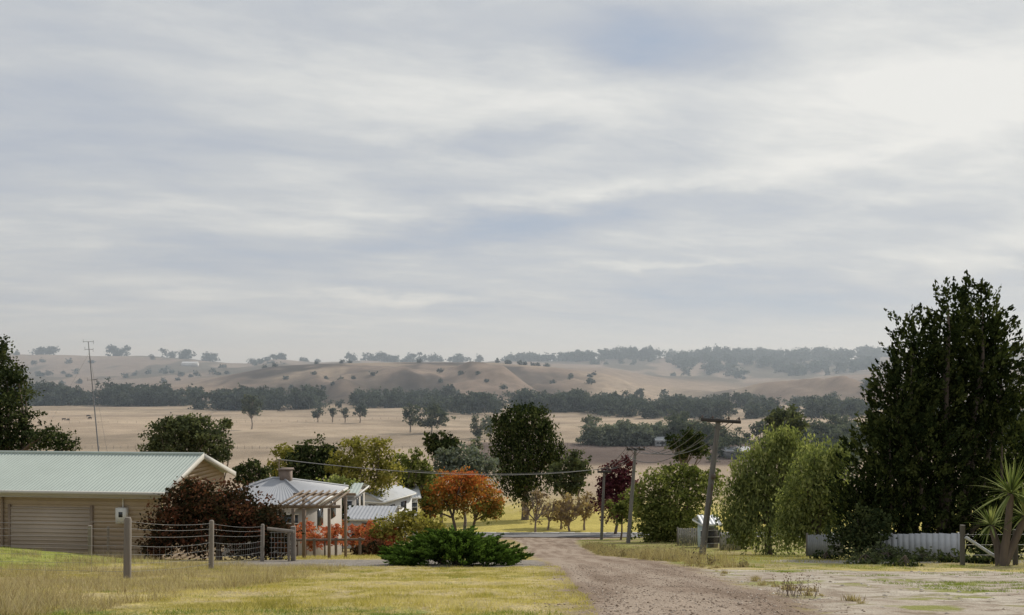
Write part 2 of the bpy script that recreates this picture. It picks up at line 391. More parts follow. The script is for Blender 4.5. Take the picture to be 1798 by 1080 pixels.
tree('gum_tree',50,[(-20,650,45,45),(12,680,40,36),(2,615,18,24),(-10,720,50,36),(35,735,30,18),(50,770,34,18),(88,768,36,20),(118,783,24,12),(20,775,50,24),(-40,760,60,50),(30,660,18,16)],L_DARK,ub=-10,r=.35,lp=3.2,cover=2.5)
tree('gum_tree',96,[(325,765,45,32),(290,765,34,26),(362,762,34,24),(270,790,22,22),(385,790,20,24),(330,800,55,28),(345,745,28,14),(300,742,22,12)],L_GUM,ub=330,r=.3,bark=GUMBARK,cover=3.2)
tree('shrub_tree',75,(405,480,808,850),L_DARK,r=.12)
tree('shrub_tree',130,(380,407,735,760),L_GUM,r=.15)
tree('cypress_tree',92,[(525,815,26,30),(555,805,34,32),(585,820,30,36),(540,840,60,22),(572,788,14,12),(535,790,14,14)],L_DARK,ub=545,r=.25)
tree('ash_tree',99,[(500,805,26,22),(515,790,16,12),(488,825,22,18)],L_OLIVE,ub=500,r=.15,cover=2.2)
tree('ash_tree',88,[(630,800,30,28),(655,795,32,28),(612,830,26,30),(680,830,28,30),(645,840,45,25),(590,815,18,20),(622,776,14,9),(668,778,12,8)],L_OLIVE,ub=640,r=.22,cover=2.3)
tree('ash_tree',98,(680,768,785,870),L_GREEN,r=.22,cover=2.8)
tree('ash_tree',110,(700,745,800,870),L_OLIVE,r=.2,cover=2.4)
tree('shrub_tree',104,(725,775,815,895),L_GREEN,r=.15,cover=2.6)
tree('shrub_tree',78,(570,625,835,872),L_LIME,r=.12,cover=2.4)
tree('gum_tree',120,(744,806,750,815),L_DARK,r=.25)
tree('silver_gum_tree',108,[(815,805,34,22),(790,820,26,22),(845,818,26,22),(820,830,45,22),(780,800,14,12)],L_GREY,ub=815,r=.22,bark=GUMBARK)
tree('bare_gum_tree',150,(815,850,765,800),L_GREY,r=.15,cover=1.4)
tree('red_gum_tree',142,[(922,742,36,26),(895,762,32,32),(950,772,30,36),(880,800,24,36),(965,812,26,38),(915,815,36,42),(885,740,20,14),(942,722,20,12),(905,724,16,10),(925,865,26,26),(977,800,16,20),(900,845,24,24),(960,752,14,14)],L_DARK,ub=922,r=.6,cover=2.7,vert=.6,lp=3.0)
tree('gum_tree',128,(955,1035,790,880),L_GUM,r=.25,cover=2.6)
tree('gum_tree',150,(1000,1030,800,850),L_GUM,r=.2,cover=2.3)
def redf(P,t):
    x0,x1=X(735,101),X(885,101); a=(P[:,0]-x0)/(x1-x0); b=(P[:,2]-Z(920,101))/(Z(822,101)-Z(920,101))
    return .0+.5*b+.15*a+.7*(t-.5)
tree('maple_tree',101,[(800,850,34,24),(770,865,32,26),(752,885,18,20),(790,880,30,26),(815,835,18,10)],L_RED,ub=800,r=.22,cover=2.6,tf=redf,lp=3.0)
tree('maple_tree',102.5,[(835,855,32,22),(862,880,22,24),(830,880,34,26),(850,900,24,16),(872,895,12,18),(828,838,18,10)],L_RED,ub=827,r=.2,cover=2.6,tf=redf,lp=3.0)
tree('maple_tree',99,(735,775,868,915),L_RED,ub=757,r=.1,cover=2.4,tf=redf)
for (u,a,b,t,bt) in ((940,915,970,856,920),(962,948,988,872,922),(1000,968,1032,866,922),(1026,1005,1052,863,917),(985,962,1010,876,924)):
    tree('autumn_tree',118+R.uniform(-4,4),(a,b,t,bt),L_SPARSE,ub=u,r=.16,cover=.7 if u<970 else 1.2,lp=3.0,bark=TWIG,twigs=9)
tree('plum_tree',112,[(1085,830,26,24),(1065,850,24,28),(1098,860,22,30),(1075,885,30,28),(1100,812,12,10)],L_PURP,ub=1080,r=.2)
tree('shrub_tree',95,[(1085,895,18,22),(1105,880,20,20)],L_GREEN,ub=1090,r=.12)
tree('pepper_tree',86,[(1185,838,34,24),(1155,858,36,32),(1225,862,38,30),(1180,890,50,40),(1150,915,40,34),(1200,925,44,34),(1248,842,20,18),(1160,935,34,22),(1135,890,22,24),(1215,830,16,14)],L_GREEN,ub=1185,r=.3,cover=2.8,lp=3.4)
tree('gum_tree',150,(1168,1242,752,812),L_DARK,r=.3,cover=4.5)
tree('gum_tree',190,(1338,1415,712,780),L_GUM,ub=1375,r=.4)
tree('willow_tree',58,[(1350,800,34,36),(1390,790,38,34),(1325,840,36,42),(1305,885,38,44),(1370,850,50,55),(1420,820,30,45),(1340,920,50,42),(1290,920,30,36),(1400,900,45,60),(1298,838,18,24),(1385,765,20,14)],L_LIME,ub=1350,r=.25,cover=2.7,lp=3.6,vert=.7,asp=2.6)
tree('wattle_tree',48,[(1440,810,32,30),(1415,850,34,42),(1450,855,36,45),(1400,900,34,40),(1440,910,42,40),(1470,800,20,22),(1465,890,30,45),(1385,930,26,32)],L_LIME,ub=1440,r=.2,cover=2.7,lp=3.6,vert=.4,asp=2.2)
def conifer(name,y,pl,ub,leafm,seed):
    rng=np.random.RandomState(seed); s=y/F; mb=MB(); base=(X(ub,y),y,H(X(ub,y),y))
    L=[]
    for (u,vt,vb,w) in pl:
        yy=y+rng.uniform(-1.3,1.3); L.append((X(u,y),yy,(Z(vt,y)+Z(vb,y))/2,w*s,w*s,(vb-vt)/2*s))
    mb.tube([np.array(base)-[0,0,.4],np.array(base)+[0,0,2],(X(ub,y),y,Z(620,y))],[.4,.34,.08],8,0)
    for l in L:
        mb.tube([(base[0]*.5+l[0]*.5,y,base[2]+1+rng.rand()*2),(l[0],l[1],l[2]-.3*l[5]),(l[0],l[1],l[2]+l[5]*.5)],[.12,.08,.02],5,0)
    P=[];T=[];D=[]
    for l in L:
        l=np.array(l); npl=int(60*l[3]*l[5]/1.2)
        for i in range(npl):
            d=rng.normal(size=3); d/=np.linalg.norm(d); rr=.35+.65*rng.rand()**.5
            rr*=rng.uniform(.85,1.25)
            st=l[:3]+d*l[3:6]*rr*np.array([1,1,.93])
            dr=np.array([d[0]*.8+rng.normal()*.25,d[1]*.8+rng.normal()*.25,.9]); dr/=np.linalg.norm(dr)
            ln=rng.uniform(.3,.8); q=rng.rand(28)
            pp=st+dr*(q[:,None]*ln)+rng.normal(size=(28,3))*(.12*(1.1-q))[:,None]
            P.append(pp); T.append(np.full(28,rng.rand())*.6+rng.rand(28)*.4); D.append(np.repeat(dr[None],28,0))
    P=np.concatenate(P); mb.leaves(P,.10,1,np.concatenate(T),2.0,rng,0,np.concatenate(D))
    return mb.obj(name,[BARK,leafm],origin=base)
conifer('cypress_tree',36,[(1650,506,640,34),(1678,540,760,42),(1708,500,700,40),(1742,505,690,38),(1722,560,800,50),(1764,545,760,32),(1618,545,760,40),(1640,590,860,60),(1590,595,800,40),(1560,630,800,38),(1542,690,900,48),(1516,750,960,42),(1500,840,975,34),(1600,700,960,75),(1680,640,960,85),(1745,680,965,60),(1560,780,960,60),(1560,860,990,45),(1630,860,990,50),(1700,860,990,50),(1760,860,985,40)],1660,L_CON,5)
conifer('cypress_tree',41,[(1805,650,960,28),(1850,600,970,60),(1795,760,985,46),(1880,640,985,70),(1740,820,985,60)],1840,L_CON,6)
tree('native_shrub',33,[(1490,950,34,30),(1520,930,36,36)],L_DARK,ub=1500,r=.08,lp=4)
for (u,v,ru,rv,y) in ((1560,980,34,18,30),(1620,982,32,16,29),(1665,984,28,18,28),(1520,985,30,14,27),(1735,985,30,22,27),(1590,992,28,10,25),(1450,985,22,12,34)):
    tree('garden_shrub',y,[(u,v,ru,rv),(u+ru*.5,v+6,ru*.6,rv*.7),(u-ru*.5,v+5,ru*.6,rv*.7)],L_DARK if u%20 else L_GUM,r=.04,lp=4.0,cover=2.8)
tree('native_shrub',68,(1272,1330,900,965),L_GREEN,r=.08)
tree('photinia_bush',31.5,[(330,880,42,34),(380,885,50,38),(300,920,45,45),(350,930,60,48),(420,900,45,38),(465,915,40,40),(440,945,55,38),(490,950,26,34),(340,862,20,18),(275,960,25,28)],L_BURG,ub=385,r=.12,lp=4,cover=3.4)
tree('garden_shrub',60,[(700,920,34,20),(730,912,28,16),(755,925,26,16),(675,930,22,14),(720,935,50,14)],L_OLIVE,ub=715,r=.06,lp=3.6)
tree('garden_shrub',64,(560,620,838,870),L_LIME,r=.08)
tree('garden_shrub',66,(568,612,868,925),L_DARK,r=.08)
def vines():
    mb=MB(); rng=np.random.RandomState(4)
    for (u0,u1,y,v0,v1) in ((515,600,46,928,952),(590,705,64,926,952),(640,700,60,938,956)):
        s=y/F
        L=[((X(u,y)),y+rng.uniform(-1,1),Z(rng.uniform(v0,v1),y),11*s,11*s,7*s) for u in np.arange(u0,u1,5)]
        crown(mb,L,2700,3.4*s,rng,1)
        for l in L[::3]: mb.tube([(l[0],l[1],H(l[0],l[1])-.2),(l[0],l[1],l[2])],[.05,.03],5,0)
    mb.obj('grape_vine',[BARK,L_VINE])
vines()
tree('burgundy_shrub',46,[(655,962,26,14),(635,968,18,10),(676,966,14,9)],L_BURG,r=.04,lp=4)
def juniper():
    rng=np.random.RandomState(9); y0=26.2; x0=X(798,y0); mb=MB(); P=[];T=[];D=[]
    z0=H(x0,y0)
    for i in range(560):
        az=rng.uniform(0,6.283); q=rng.rand()**.7; 
        rr=2.15*q; cx=x0+math.cos(az)*rr*.78; cy=y0+math.sin(az)*rr*.6
        zt=.90*(1-q)**.8+.08
        st=np.array([cx,cy,H(cx,cy)+zt*rng.uniform(.45,1)])
        dr=np.array([math.cos(az),math.sin(az)*.7,rng.uniform(.05,.6)]); dr/=np.linalg.norm(dr)
        ln=rng.uniform(.3,.8); k=75; t=rng.rand(k)
        P.append(st+dr*t[:,None]*ln+rng.normal(size=(k,3))*(.07*(1.1-t))[:,None]); D.append(np.repeat(dr[None],k,0))
        T.append(rng.rand()*.45+rng.rand(k)*.3+t*.25)
    for i in range(26):
        az=rng.uniform(0,6.283); e=np.array([x0+math.cos(az)*1.6,y0+math.sin(az)*1.2,H(x0,y0)+.3])
        mb.tube([(x0,y0,z0-.1),((x0+e[0])/2,(y0+e[1])/2,z0+.3),e],[.05,.035,.01],5,0)
    mb.leaves(np.concatenate(P),.055,1,np.concatenate(T),2.6,rng,0,np.concatenate(D))
    mb.obj('juniper_bush',[BARK,L_JUN],origin=(x0,y0,z0))
juniper()
def cordyline():
    rng=np.random.RandomState(12); y=25.5; mb=MB(); b=np.array([X(1757,y),y,H(X(1757,y),y)])
    for (u,v,r,n) in ((1768,865,1.15,110),(1748,925,.8,60),(1795,905,.95,60)):
        c=np.array([X(u,y),y+rng.uniform(-.3,.3),Z(v,y)])
        mb.tube([b-[0,0,.2],(b+c)/2+[.05,0,0],c],[.13,.10,.09],8,0)
        for i in range(n):
            az=rng.uniform(0,6.283); el=rng.uniform(-.5,1.45)
            d=np.array([math.cos(az)*math.cos(el),math.sin(az)*math.cos(el),math.sin(el)])
            L=r*rng.uniform(.75,1.1); sd=np.cross(d,[0,0,1.]); sd/=np.linalg.norm(sd)+1e-6
            t=np.array([0,.25,.5,.75,1.]); w=np.array([.5,1,.9,.6,.05])*.026
            C=c+d*t[:,None]*L-np.array([0,0,1.])*(t**2*.28*L*math.cos(el))[:,None]
            V=np.concatenate([C-sd*w[:,None],C+sd*w[:,None]])
            mb.add(V,[[j,j+1,j+6,j+5] for j in range(4)],1,rng.rand())
    mb.obj('cordyline_plant',[BARK,L_CORD],origin=tuple(b))
cordyline()

# distant vegetation: clumped, uneven
def rowtrees(name,rows,leafm,lp=2.6,cover=2.4,seed=1,tr=True,thr=.38):
    rng=np.random.RandomState(seed); mb=MB()
    for (u0,u1,y0,y1,n,hp) in rows:
        for i in range(n):
            for _ in range(12):
                u=rng.uniform(u0,u1); y=rng.uniform(y0,y1)
                if vn(u*.028,y*.006,seed+1)*.6+vn(u*.09,y*.02,seed+2)*.4>thr: break
            s=y/F; x=X(u,y); z=H(x,y)
            hh=hp*s*(rng.uniform(.3,.7) if rng.rand()<.4 else rng.uniform(.7,1.25)); w=hh*rng.uniform(.35,.75)
            L=[(x+rng.uniform(-.7,.7)*w,y+rng.uniform(-.5,.5)*w,z+hh*rng.uniform(.45,.8),w*rng.uniform(.3,.7),w*.6,hh*rng.uniform(.12,.28)) for _ in range(5)]
            L.append((x+rng.uniform(-.5,.5)*w,y,z+hh*.22,w*.9,w*.7,hh*.26))
            area=sum(3.14*l[3]*l[5] for l in L)*.6/s/s
            crown(mb,L,cover*area/(.38*lp*lp),lp*s,rng,1,fill=.2)
            if tr: mb.tube([(x,y,z-.5),(x,y,z+hh*.5)],[hh*.025,hh*.012],4,0)
    return mb.obj(name,[GUMBARK,leafm])
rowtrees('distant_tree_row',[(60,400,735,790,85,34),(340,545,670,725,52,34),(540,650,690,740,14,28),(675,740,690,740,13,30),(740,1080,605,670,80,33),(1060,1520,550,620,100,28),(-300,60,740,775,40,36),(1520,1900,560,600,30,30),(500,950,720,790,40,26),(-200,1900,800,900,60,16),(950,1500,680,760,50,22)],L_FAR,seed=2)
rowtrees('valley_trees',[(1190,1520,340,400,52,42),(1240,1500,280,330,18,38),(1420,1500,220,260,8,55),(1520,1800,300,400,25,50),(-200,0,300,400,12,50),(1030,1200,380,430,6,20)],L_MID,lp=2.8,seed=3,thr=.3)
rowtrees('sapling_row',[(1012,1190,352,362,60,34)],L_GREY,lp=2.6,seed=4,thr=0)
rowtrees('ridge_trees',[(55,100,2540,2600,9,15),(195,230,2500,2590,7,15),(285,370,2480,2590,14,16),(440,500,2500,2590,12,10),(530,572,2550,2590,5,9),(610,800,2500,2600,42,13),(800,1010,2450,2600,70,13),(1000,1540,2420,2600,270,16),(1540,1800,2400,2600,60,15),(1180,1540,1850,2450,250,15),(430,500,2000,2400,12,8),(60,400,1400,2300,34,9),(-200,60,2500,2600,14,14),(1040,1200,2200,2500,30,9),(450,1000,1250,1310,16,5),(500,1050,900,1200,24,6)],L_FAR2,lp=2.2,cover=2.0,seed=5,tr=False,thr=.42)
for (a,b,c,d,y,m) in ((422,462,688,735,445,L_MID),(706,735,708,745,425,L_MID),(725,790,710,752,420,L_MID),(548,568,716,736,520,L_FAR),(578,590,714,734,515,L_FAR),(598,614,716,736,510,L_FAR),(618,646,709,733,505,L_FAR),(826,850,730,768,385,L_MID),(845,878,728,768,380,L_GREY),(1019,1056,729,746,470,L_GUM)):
    tree('paddock_gum_tree',y,(a,b,c,d),m,r=.4,lp=2.6,cover=2.2,bark=GUMBARK)

# ------------------------------------------------------------ buildings
ROOFG=simple('green_roof_steel',(.40,.45,.405),.5,.08,2)
ROOFS=simple('grey_roof_steel',(.36,.37,.39),.5,.10,1.5)
ROOFW=simple('white_roof_steel',(.58,.59,.60),.5,.06,1.5)
BOARD=simple('cream_weatherboard',(.40,.32,.245),.8,.1,3)
WALLC=simple('cream_wall',(.42,.39,.35),.85,.08,3)
WALLW=simple('white_wall',(.60,.60,.59),.8,.06,3)
def corr(mb,A,B,C,D,pitch=.15,amp=.018,mat=0,th=.0):
    A,B,C,D=[np.array(p,float) for p in (A,B,C,D)]
    L=np.linalg.norm(B-A); n=int(L/pitch*6); nrm=np.cross(B-A,D-A); nrm/=np.linalg.norm(nrm)
    s=np.linspace(0,1,n+1); w=np.sin(s*L/pitch*2*math.pi)*amp
    e=A+(B-A)*s[:,None]+nrm*w[:,None]; r=D+(C-D)*s[:,None]+nrm*w[:,None]
    V=np.concatenate([e,r]); i=np.arange(n)
    mb.add(V,np.stack([i,i+1,i+n+2,i+n+1],1),mat)
def boards(mb,A,B,z0,z1,out,st=.17,mat=0,zf=None):
    A=np.array(A,float);B=np.array(B,float);o=np.array(out,float)
    z=z0
    while z<z1-.01:
        t=min(z+st,z1)
        a0,b0,a1,b1=A,B,A,B
        if zf:
            f0,f1=zf(z),zf(t); a0=A+(B-A)*f0[0];b0=A+(B-A)*f0[1];a1=A+(B-A)*f1[0];b1=A+(B-A)*f1[1]
        def p(q,zz,k): return [q[0]+o[0]*k,q[1]+o[1]*k,zz]
        mb.add([p(a0,z,.03),p(b0,z,.03),p(b1,t,.004),p(a1,t,.004),p(a0,z,0),p(b0,z,0)],[[0,1,2,3],[4,5,1,0]],mat)
        z=t
def main_house():
    ze=-3.1; g=empty('weatherboard_house',(-13.3,34.0,0),-math.radians(5.5))
    zb=-6.6; W=15.0; ov=.45; Dp=6.6; zr=-1.95
    w=MB(); fx=-.35
    boards(w,(-W,ov),(fx,ov),zb,ze+.02,(0,-1)); boards(w,(fx,ov),(fx,Dp-ov),zb,ze+.02,(1,0))
    rise=(zr-ze)
    boards(w,(fx,ov),(fx,Dp-ov),ze+.02,zr-.12,(1,0),zf=lambda z:((z-ze)/rise*.5,1-(z-ze)/rise*.5))
    w.box((-W/2,ov+1.5,zb+1.2),(W-.9,2.8,2.4),0); 
    w.obj('walls',[BOARD],parent=g)
    r=MB(); corr(r,(-W,0,ze),(0,0,ze),(0,Dp/2,zr),(-W,Dp/2,zr)); corr(r,(0,Dp,ze),(-W,Dp,ze),(-W,Dp/2,zr),(0,Dp/2,zr))
    r.tube([(-W,Dp/2,zr+.02),(.02,Dp/2,zr+.02)],.07,8); r.obj('roof',[ROOFG],parent=g,smooth=False)
    f=MB()
    f.box((-W/2,-.06,ze-.04),(W,.12,.12),0)
    f.box((-W/2,.03,ze-.12),(W,.03,.2),0)
    for sgn,(ya,yb) in ((1,(0,Dp/2)),(-1,(Dp,Dp/2))):
        a=np.array([0.0,ya,ze]);b=np.array([0.0,yb,zr])
        V=[]; 
        for p in (a,b):
            for dx in (.0,.045):
                V+= [[dx,p[1],p[2]+.05],[dx,p[1],p[2]-.17]]
        f.add(V,[[0,1,5,4],[2,6,7,3],[0,4,6,2],[1,3,7,5],[0,2,3,1],[4,5,7,6]],0)
    f.box((-W/2,ov/2,ze-.24),(W-.3,ov-.05,.02),0)
    f.obj('fascia_and_gutter',[simple('cream_trim',(.52,.50,.45),.6,.08,4)],parent=g)
    d=MB()
    d.box((-4.9,ov-.045,-4.9),(3.3,.05,2.2),0)
    for k in range(14): d.box((-4.9,ov-.075,-5.85+k*.155),(3.3,.03,.05),0)
    d.obj('roller_door',[simple('door_steel',(.42,.35,.28),.6,.06,3)],parent=g)
    d=MB(); d.tube([(-6.9,ov-.08,ze-.1),(-6.9,ov-.08,zb)],.045,8); d.tube([(-.42,ov-.1,ze-.1),(-.42,ov-.1,zb)],.045,8)
    for xx in (-6.62,-3.2): d.box((xx,ov-.05,-4.9),(.1,.07,2.4),0)
    d.obj('downpipes',[simple('trim_brown',(.25,.19,.14),.7,.1,3)],parent=g)
    d=MB(); d.box((-1.9,ov-.15,-4.05),(.42,.22,.6),0); d.box((-1.9,ov-.265,-4.0),(.16,.012,.2),1); d.tube([(-1.9,ov-.08,-3.75),(-1.9,ov-.08,-3.3)],.02,6,0)
    d.obj('meter_box',[WHITE,GLASS],parent=g)
    d=MB(); d.box((-12,ov-.05,-4.6),(1.4,.04,.9),1)
    d.box((-.28,2.6,-4.3),(.05,1.2,1.0),1); d.box((-.26,2.6,-3.76),(.07,1.35,.07),0); d.box((-.26,2.6,-4.84),(.07,1.35,.07),0)
    d.obj('windows',[WHITE,GLASS],parent=g)
main_house()
def house(name,x0,x1,y0,y1,ze,zr,roofm,wallm,kind='gable',axis='x',rz=0,chim=False):
    cx,cy=(x0+x1)/2,(y0+y1)/2; zb=min(H(x0,y1),H(x1,y1))-.5
    g=empty(name,(cx,cy,0),rz); hx,hy=(x1-x0)/2,(y1-y0)/2
    w=MB(); w.box((0,0,(zb+ze)/2),(2*hx-.7,2*hy-.7,ze-zb),0)
    wx,wy=hx-.35,hy-.35
    if kind=='gable':
        if axis=='x':
            for q in (-1,1): w.add([[q*wx,-wy,ze],[q*wx,wy,ze],[q*wx,0,zr-.15]],[[0,1,2]],0)
        else:
            for q in (-1,1): w.add([[-wx,q*wy,ze],[wx,q*wy,ze],[0,q*wy,zr-.15]],[[0,1,2]],0)
    w.obj('walls',[wallm],parent=g)
    r=MB()
    if kind=='gable' and axis=='x':
        corr(r,(-hx,-hy,ze),(hx,-hy,ze),(hx,0,zr),(-hx,0,zr),.3,.02); corr(r,(hx,hy,ze),(-hx,hy,ze),(-hx,0,zr),(hx,0,zr),.3,.02)
    elif kind=='gable':
        corr(r,(hx,-hy,ze),(hx,hy,ze),(0,hy,zr),(0,-hy,zr),.3,.02); corr(r,(-hx,hy,ze),(-hx,-hy,ze),(0,-hy,zr),(0,hy,zr),.3,.02)
    else:
        q=hx-min(hx,hy)*.9
        corr(r,(-hx,-hy,ze),(hx,-hy,ze),(q,0,zr),(-q,0,zr),.25,.008); corr(r,(hx,hy,ze),(-hx,hy,ze),(-q,0,zr),(q,0,zr),.25,.008)
        corr(r,(hx,-hy,ze),(hx,hy,ze),(q,0.01,zr),(q,-.01,zr),.25,.008); corr(r,(-hx,hy,ze),(-hx,-hy,ze),(-q,-.01,zr),(-q,.01,zr),.25,.008)
        for a in (-1,1):
            for b in (-1,1): r.tube([(a*hx,b*hy,ze+.02),(a*q,0,zr+.03)],.07,5)
        r.tube([(-q,0,zr+.03),(q,0,zr+.03)],.07,5)
    r.obj('roof',[roofm],parent=g)
    f=MB()
    for q in (-1,1):
        f.box((0,q*(hy-.02),ze-.09),(2*hx,.08,.14),0); f.box((q*(hx-.02),0,ze-.09),(.08,2*hy-.13,.14),0)
    f.obj('gutter',[WHITE],parent=g)
    d=MB()
    for q in (-.55,.1,.6):
        d.box((q*wx,-wy-.02,ze-1.1),(1.1,.06,1.0),0); d.box((q*wx,-wy-.04,ze-1.1),(1.25,.04,.06),1); d.box((q*wx,-wy-.04,ze-1.62),(1.25,.04,.06),1); d.box((q*wx,-wy-.04,ze-.58),(1.25,.04,.06),1)
    for q in (-.4,.4): d.box((wx+.02,q*wy,ze-1.1),(.06,1.1,1.0),0)
    d.obj('windows',[GLASS,WHITE],parent=g)
    d=MB(); d.box((.38*wx,-wy-.025,ze-1.35),(.85,.05,2.0),0); d.obj('door',[simple(name+'_door',(.18,.16,.14),.7,.1)],parent=g)
    if chim:
        d=MB(); d.box((hx*.15,0,zr+.15),(.6,.6,.8),0); d.box((hx*.15,0,zr+.58),(.75,.75,.08),0)
        d.tube([(hx*.0,.2,zr),(hx*.0,.2,zr+1.1)],.035,6); d.tube([(hx*.0-.4,.2,zr+1.05),(hx*.0+.4,.2,zr+1.05)],.02,5)
        d.obj('chimney',[simple('chimney_brick',(.22,.17,.14),.9,.2)],parent=g)
house('hip_roof_house',-17.6,-10.9,50,58,Z(886,50),Z(840,54),ROOFS,WALLC,'hip',chim=True,rz=-.06)
house('brick_cottage',X(535,74),X(628,74),74,80,Z(868,74),Z(848,77),ROOFG,WALLC,'gable','x')
house('white_cottage',X(622,86),X(700,86),86,93,Z(880,86),Z(857,90),ROOFW,WALLW,'gable','y',rz=-.35)
house('white_cottage',X(668,95),X(728,95),95,102,Z(874,95),Z(853,98),ROOFW,WALLW,'gable','x',rz=.2)
house('farm_shed',X(560,70),X(690,70),70,76,Z(911,70),Z(888,73),ROOFS,WALLW,'gable','x',rz=-.05)
house('garden_shed',X(1229,71),X(1266,71),71,73.5,Z(920,71),Z(905,72),ROOFW,simple('pale_blue_wall',(.42,.50,.52),.8,.06),'gable','x',rz=.1)
house('farm_shed',X(1275,300),X(1320,300),300,308,Z(792,300),Z(784,304),ROOFS,simple('shed_grey',(.2,.2,.2),.8,.06),'gable','x')
house('farm_house',X(318,2150),X(346,2150),2150,2165,H(X(330,2150),2150)+7,H(X(330,2150),2150)+11,ROOFW,WALLW,'gable','x')
house('farm_house',X(1488,2300),X(1500,2300),2300,2310,H(X(1494,2300),2300)+7,H(X(1494,2300),2300)+10,ROOFW,WALLW,'gable','x')
house('farm_shed',X(1150,350),X(1170,350),350,356,H(X(1160,350),350)+2.2,H(X(1160,350),350)+3.4,ROOFW,WALLW,'gable','x')

def pergola():
    x0,x1=X(497,35.5),X(578,35.5); y0,y1=35.5,39; zt=Z(893,35.5); b=empty('timber_pergola',(0,0,0)); m=MB()
    for xx in (x0+.4,x0+.85,x1): 
        m.box((xx,y0,(zt+H(xx,y0))/2-.1),(.11,.11,zt-H(xx,y0)+.2))
    for xx in (x0,x1): m.box((xx,y1,(zt+H(xx,y1))/2-.1),(.11,.11,zt-H(xx,y1)+.2))
    m.obj('posts',[simple('pergola_timber',(.20,.15,.11),.85,.2,8,grain=(1,1,.2))],parent=b)
    m=MB(); 
    for yy in (y0,y1): m.box(((x0+x1)/2,yy,zt+.08),(x1-x0+.9,.06,.12))
    for k in range(8): m.box((x0-.1+k*(x1-x0+.2)/7,(y0+y1)/2,zt+.18),(.04,y1-y0+.9,.075))
    m.obj('beams',[bpy.data.materials['pergola_timber']],parent=b)
pergola()
def rails():
    m=MB(); y=44
    for u in (518,552,590,632): m.tube([(X(u,y),y,H(X(u,y),y)-.2),(X(u,y),y,H(X(u,y),y)+.95)],.07,7)
    m.tube([(X(515,y),y,H(X(515,y),y)+.85),(X(640,y),y,H(X(640,y),y)+.85)],.06,7)
    m.obj('log_rail_fence',[BARK])
rails()

# ------------------------------------------------------------ wire fence
def wire_fence():
    g=empty('wire_fence'); m=MB(); pts=[(-15.5,20.5),(-7.72,17.8),(-7.6,22.4),(-8.28,29.4)]
    for i,(x,y) in enumerate(pts):
        z=H(x,y); r=.065 if i!=1 else .075
        m.tube([(x,y,z-.3),(x,y,z+.3),(x+.01,y,z+1.2),(x+.01,y,z+1.24)],[r,r,r*.95,r*.7],9)
    zz=H(-7.5,30); m.tube([(-7.45,30.2,zz-.3),(-7.45,30.2,zz+1.15)],.09,8)
    m.obj('posts',[TIMBER],parent=g)
    m=MB()
    for a,b in zip(pts[:-1],pts[1:]):
        za,zb=H(*a),H(*b)
        for j,hh in enumerate((.15,.32,.5,.68,.86,1.02,1.16)):
            t=np.linspace(0,1,13); sag=.035+.012*((j*5)%4)
            P=np.stack([a[0]+(b[0]-a[0])*t,a[1]+(b[1]-a[1])*t,za+(zb-za)*t+hh-4*sag*t*(1-t)],1)
            m.tube(P,.0038 if hh>.6 else .003,4)
        L=math.hypot(b[0]-a[0],b[1]-a[1]); n=int(L/.3)
        for k in range(1,n):
            t=k/n; x=a[0]+(b[0]-a[0])*t; y=a[1]+(b[1]-a[1])*t; z=za+(zb-za)*t-4*.045*t*(1-t)
            m.tube([(x,y,z+.1),(x,y,z+.68)],.002,4)
    m.obj('wires',[WIRE],parent=g)
wire_fence()
def timber_gate():
    g=empty('wire_gate'); m=MB(); x0,x1=-8.2,-7.45; y=30.0; z=H(-7.8,y)
    for k in range(6): m.tube([(x0,y,z+.12+k*.17),(x1,y,z+.12+k*.17)],.006,4)
    for k in range(7): m.tube([(x0+.06+k*.11,y-.01,z+.1),(x0+.06+k*.11,y-.01,z+1.0)],.006,4)
    m.obj('mesh',[WIRE],parent=g)
    m=MB(); m.tube([(x0-.05,y-.1,z+1.12),(x1+.1,y-.1,z+1.02)],.06,8); m.tube([(x1-.1,y,z),(x1-.1,y,z+1.05)],.04,6); m.obj('top_rail',[TIMBER],parent=g)
timber_gate()
m=MB(); x,y=X(158,29),29; m.tube([(x,y,H(x,y)-.2),(x,y,Z(923,29))],.07,8); x,y=X(190,33),33; m.tube([(x,y,H(x,y)-.2),(x,y,Z(925,33))],.05,8); m.obj('fence_post',[TIMBER])

# ------------------------------------------------------------ poles and wires
def upole(name,y,ub,ut,vt,r,arm,armtilt=0,low=True):
    g=empty(name); b=np.array([X(ub,y),y,H(X(ub,y),y)]); t=np.array([X(ut,y),y,Z(vt,y)])
    m=MB(); m.tube([b-[0,0,.5],b,(b+t)/2,t],[r*1.15,r*1.1,r*.95,r*.75],10); m.obj('pole',[POLE],parent=g)
    m=MB(); ca=t-np.array([0,.16,.14]); pos=[]
    m.box(ca+[.1 if arm>2 else 0,0,0],(arm,.14,.22),0,tilt=armtilt)
    m.obj('crossarm',[ARMM],parent=g)
    m=MB()
    for q in (-.46,-.2,.2,.46):
        p=ca+np.array([q*arm+(.1 if arm>2 else 0),0,.17-math.sin(armtilt)*q*arm])
        m.tube([p-[0,0,.06],p,p+[0,0,.06],p+[0,0,.14]],[.03,.07,.075,.035],8); pos.append(p+[0,0,.13])
    for s in (-1,1): m.tube([ca+[s*arm*.28,.02,-.05],t-[0,.12,.75]],.025,4)
    m.obj('insulators_and_braces',[simple(name+'_porcelain',(.12,.09,.08),.4,.1)],parent=g)
    if low:
        m=MB(); q=b+(t-b)*.58; m.box(q+[.05,-.2,0],(.28,.22,.3)); m.box(q+[-.02,-.15,-.7],(.12,.1,.45)); m.tube([q+[0,-.17,-.7],q*.35+b*.65+[0,-.2,0]],.03,5); m.obj('junction_box',[BARK],parent=g)
    return pos
p1=upole('utility_pole',58,1233,1262,735,.2,2.6,.06)
p2=upole('utility_pole',82,1103,1116,786,.18,1.7,0,False)
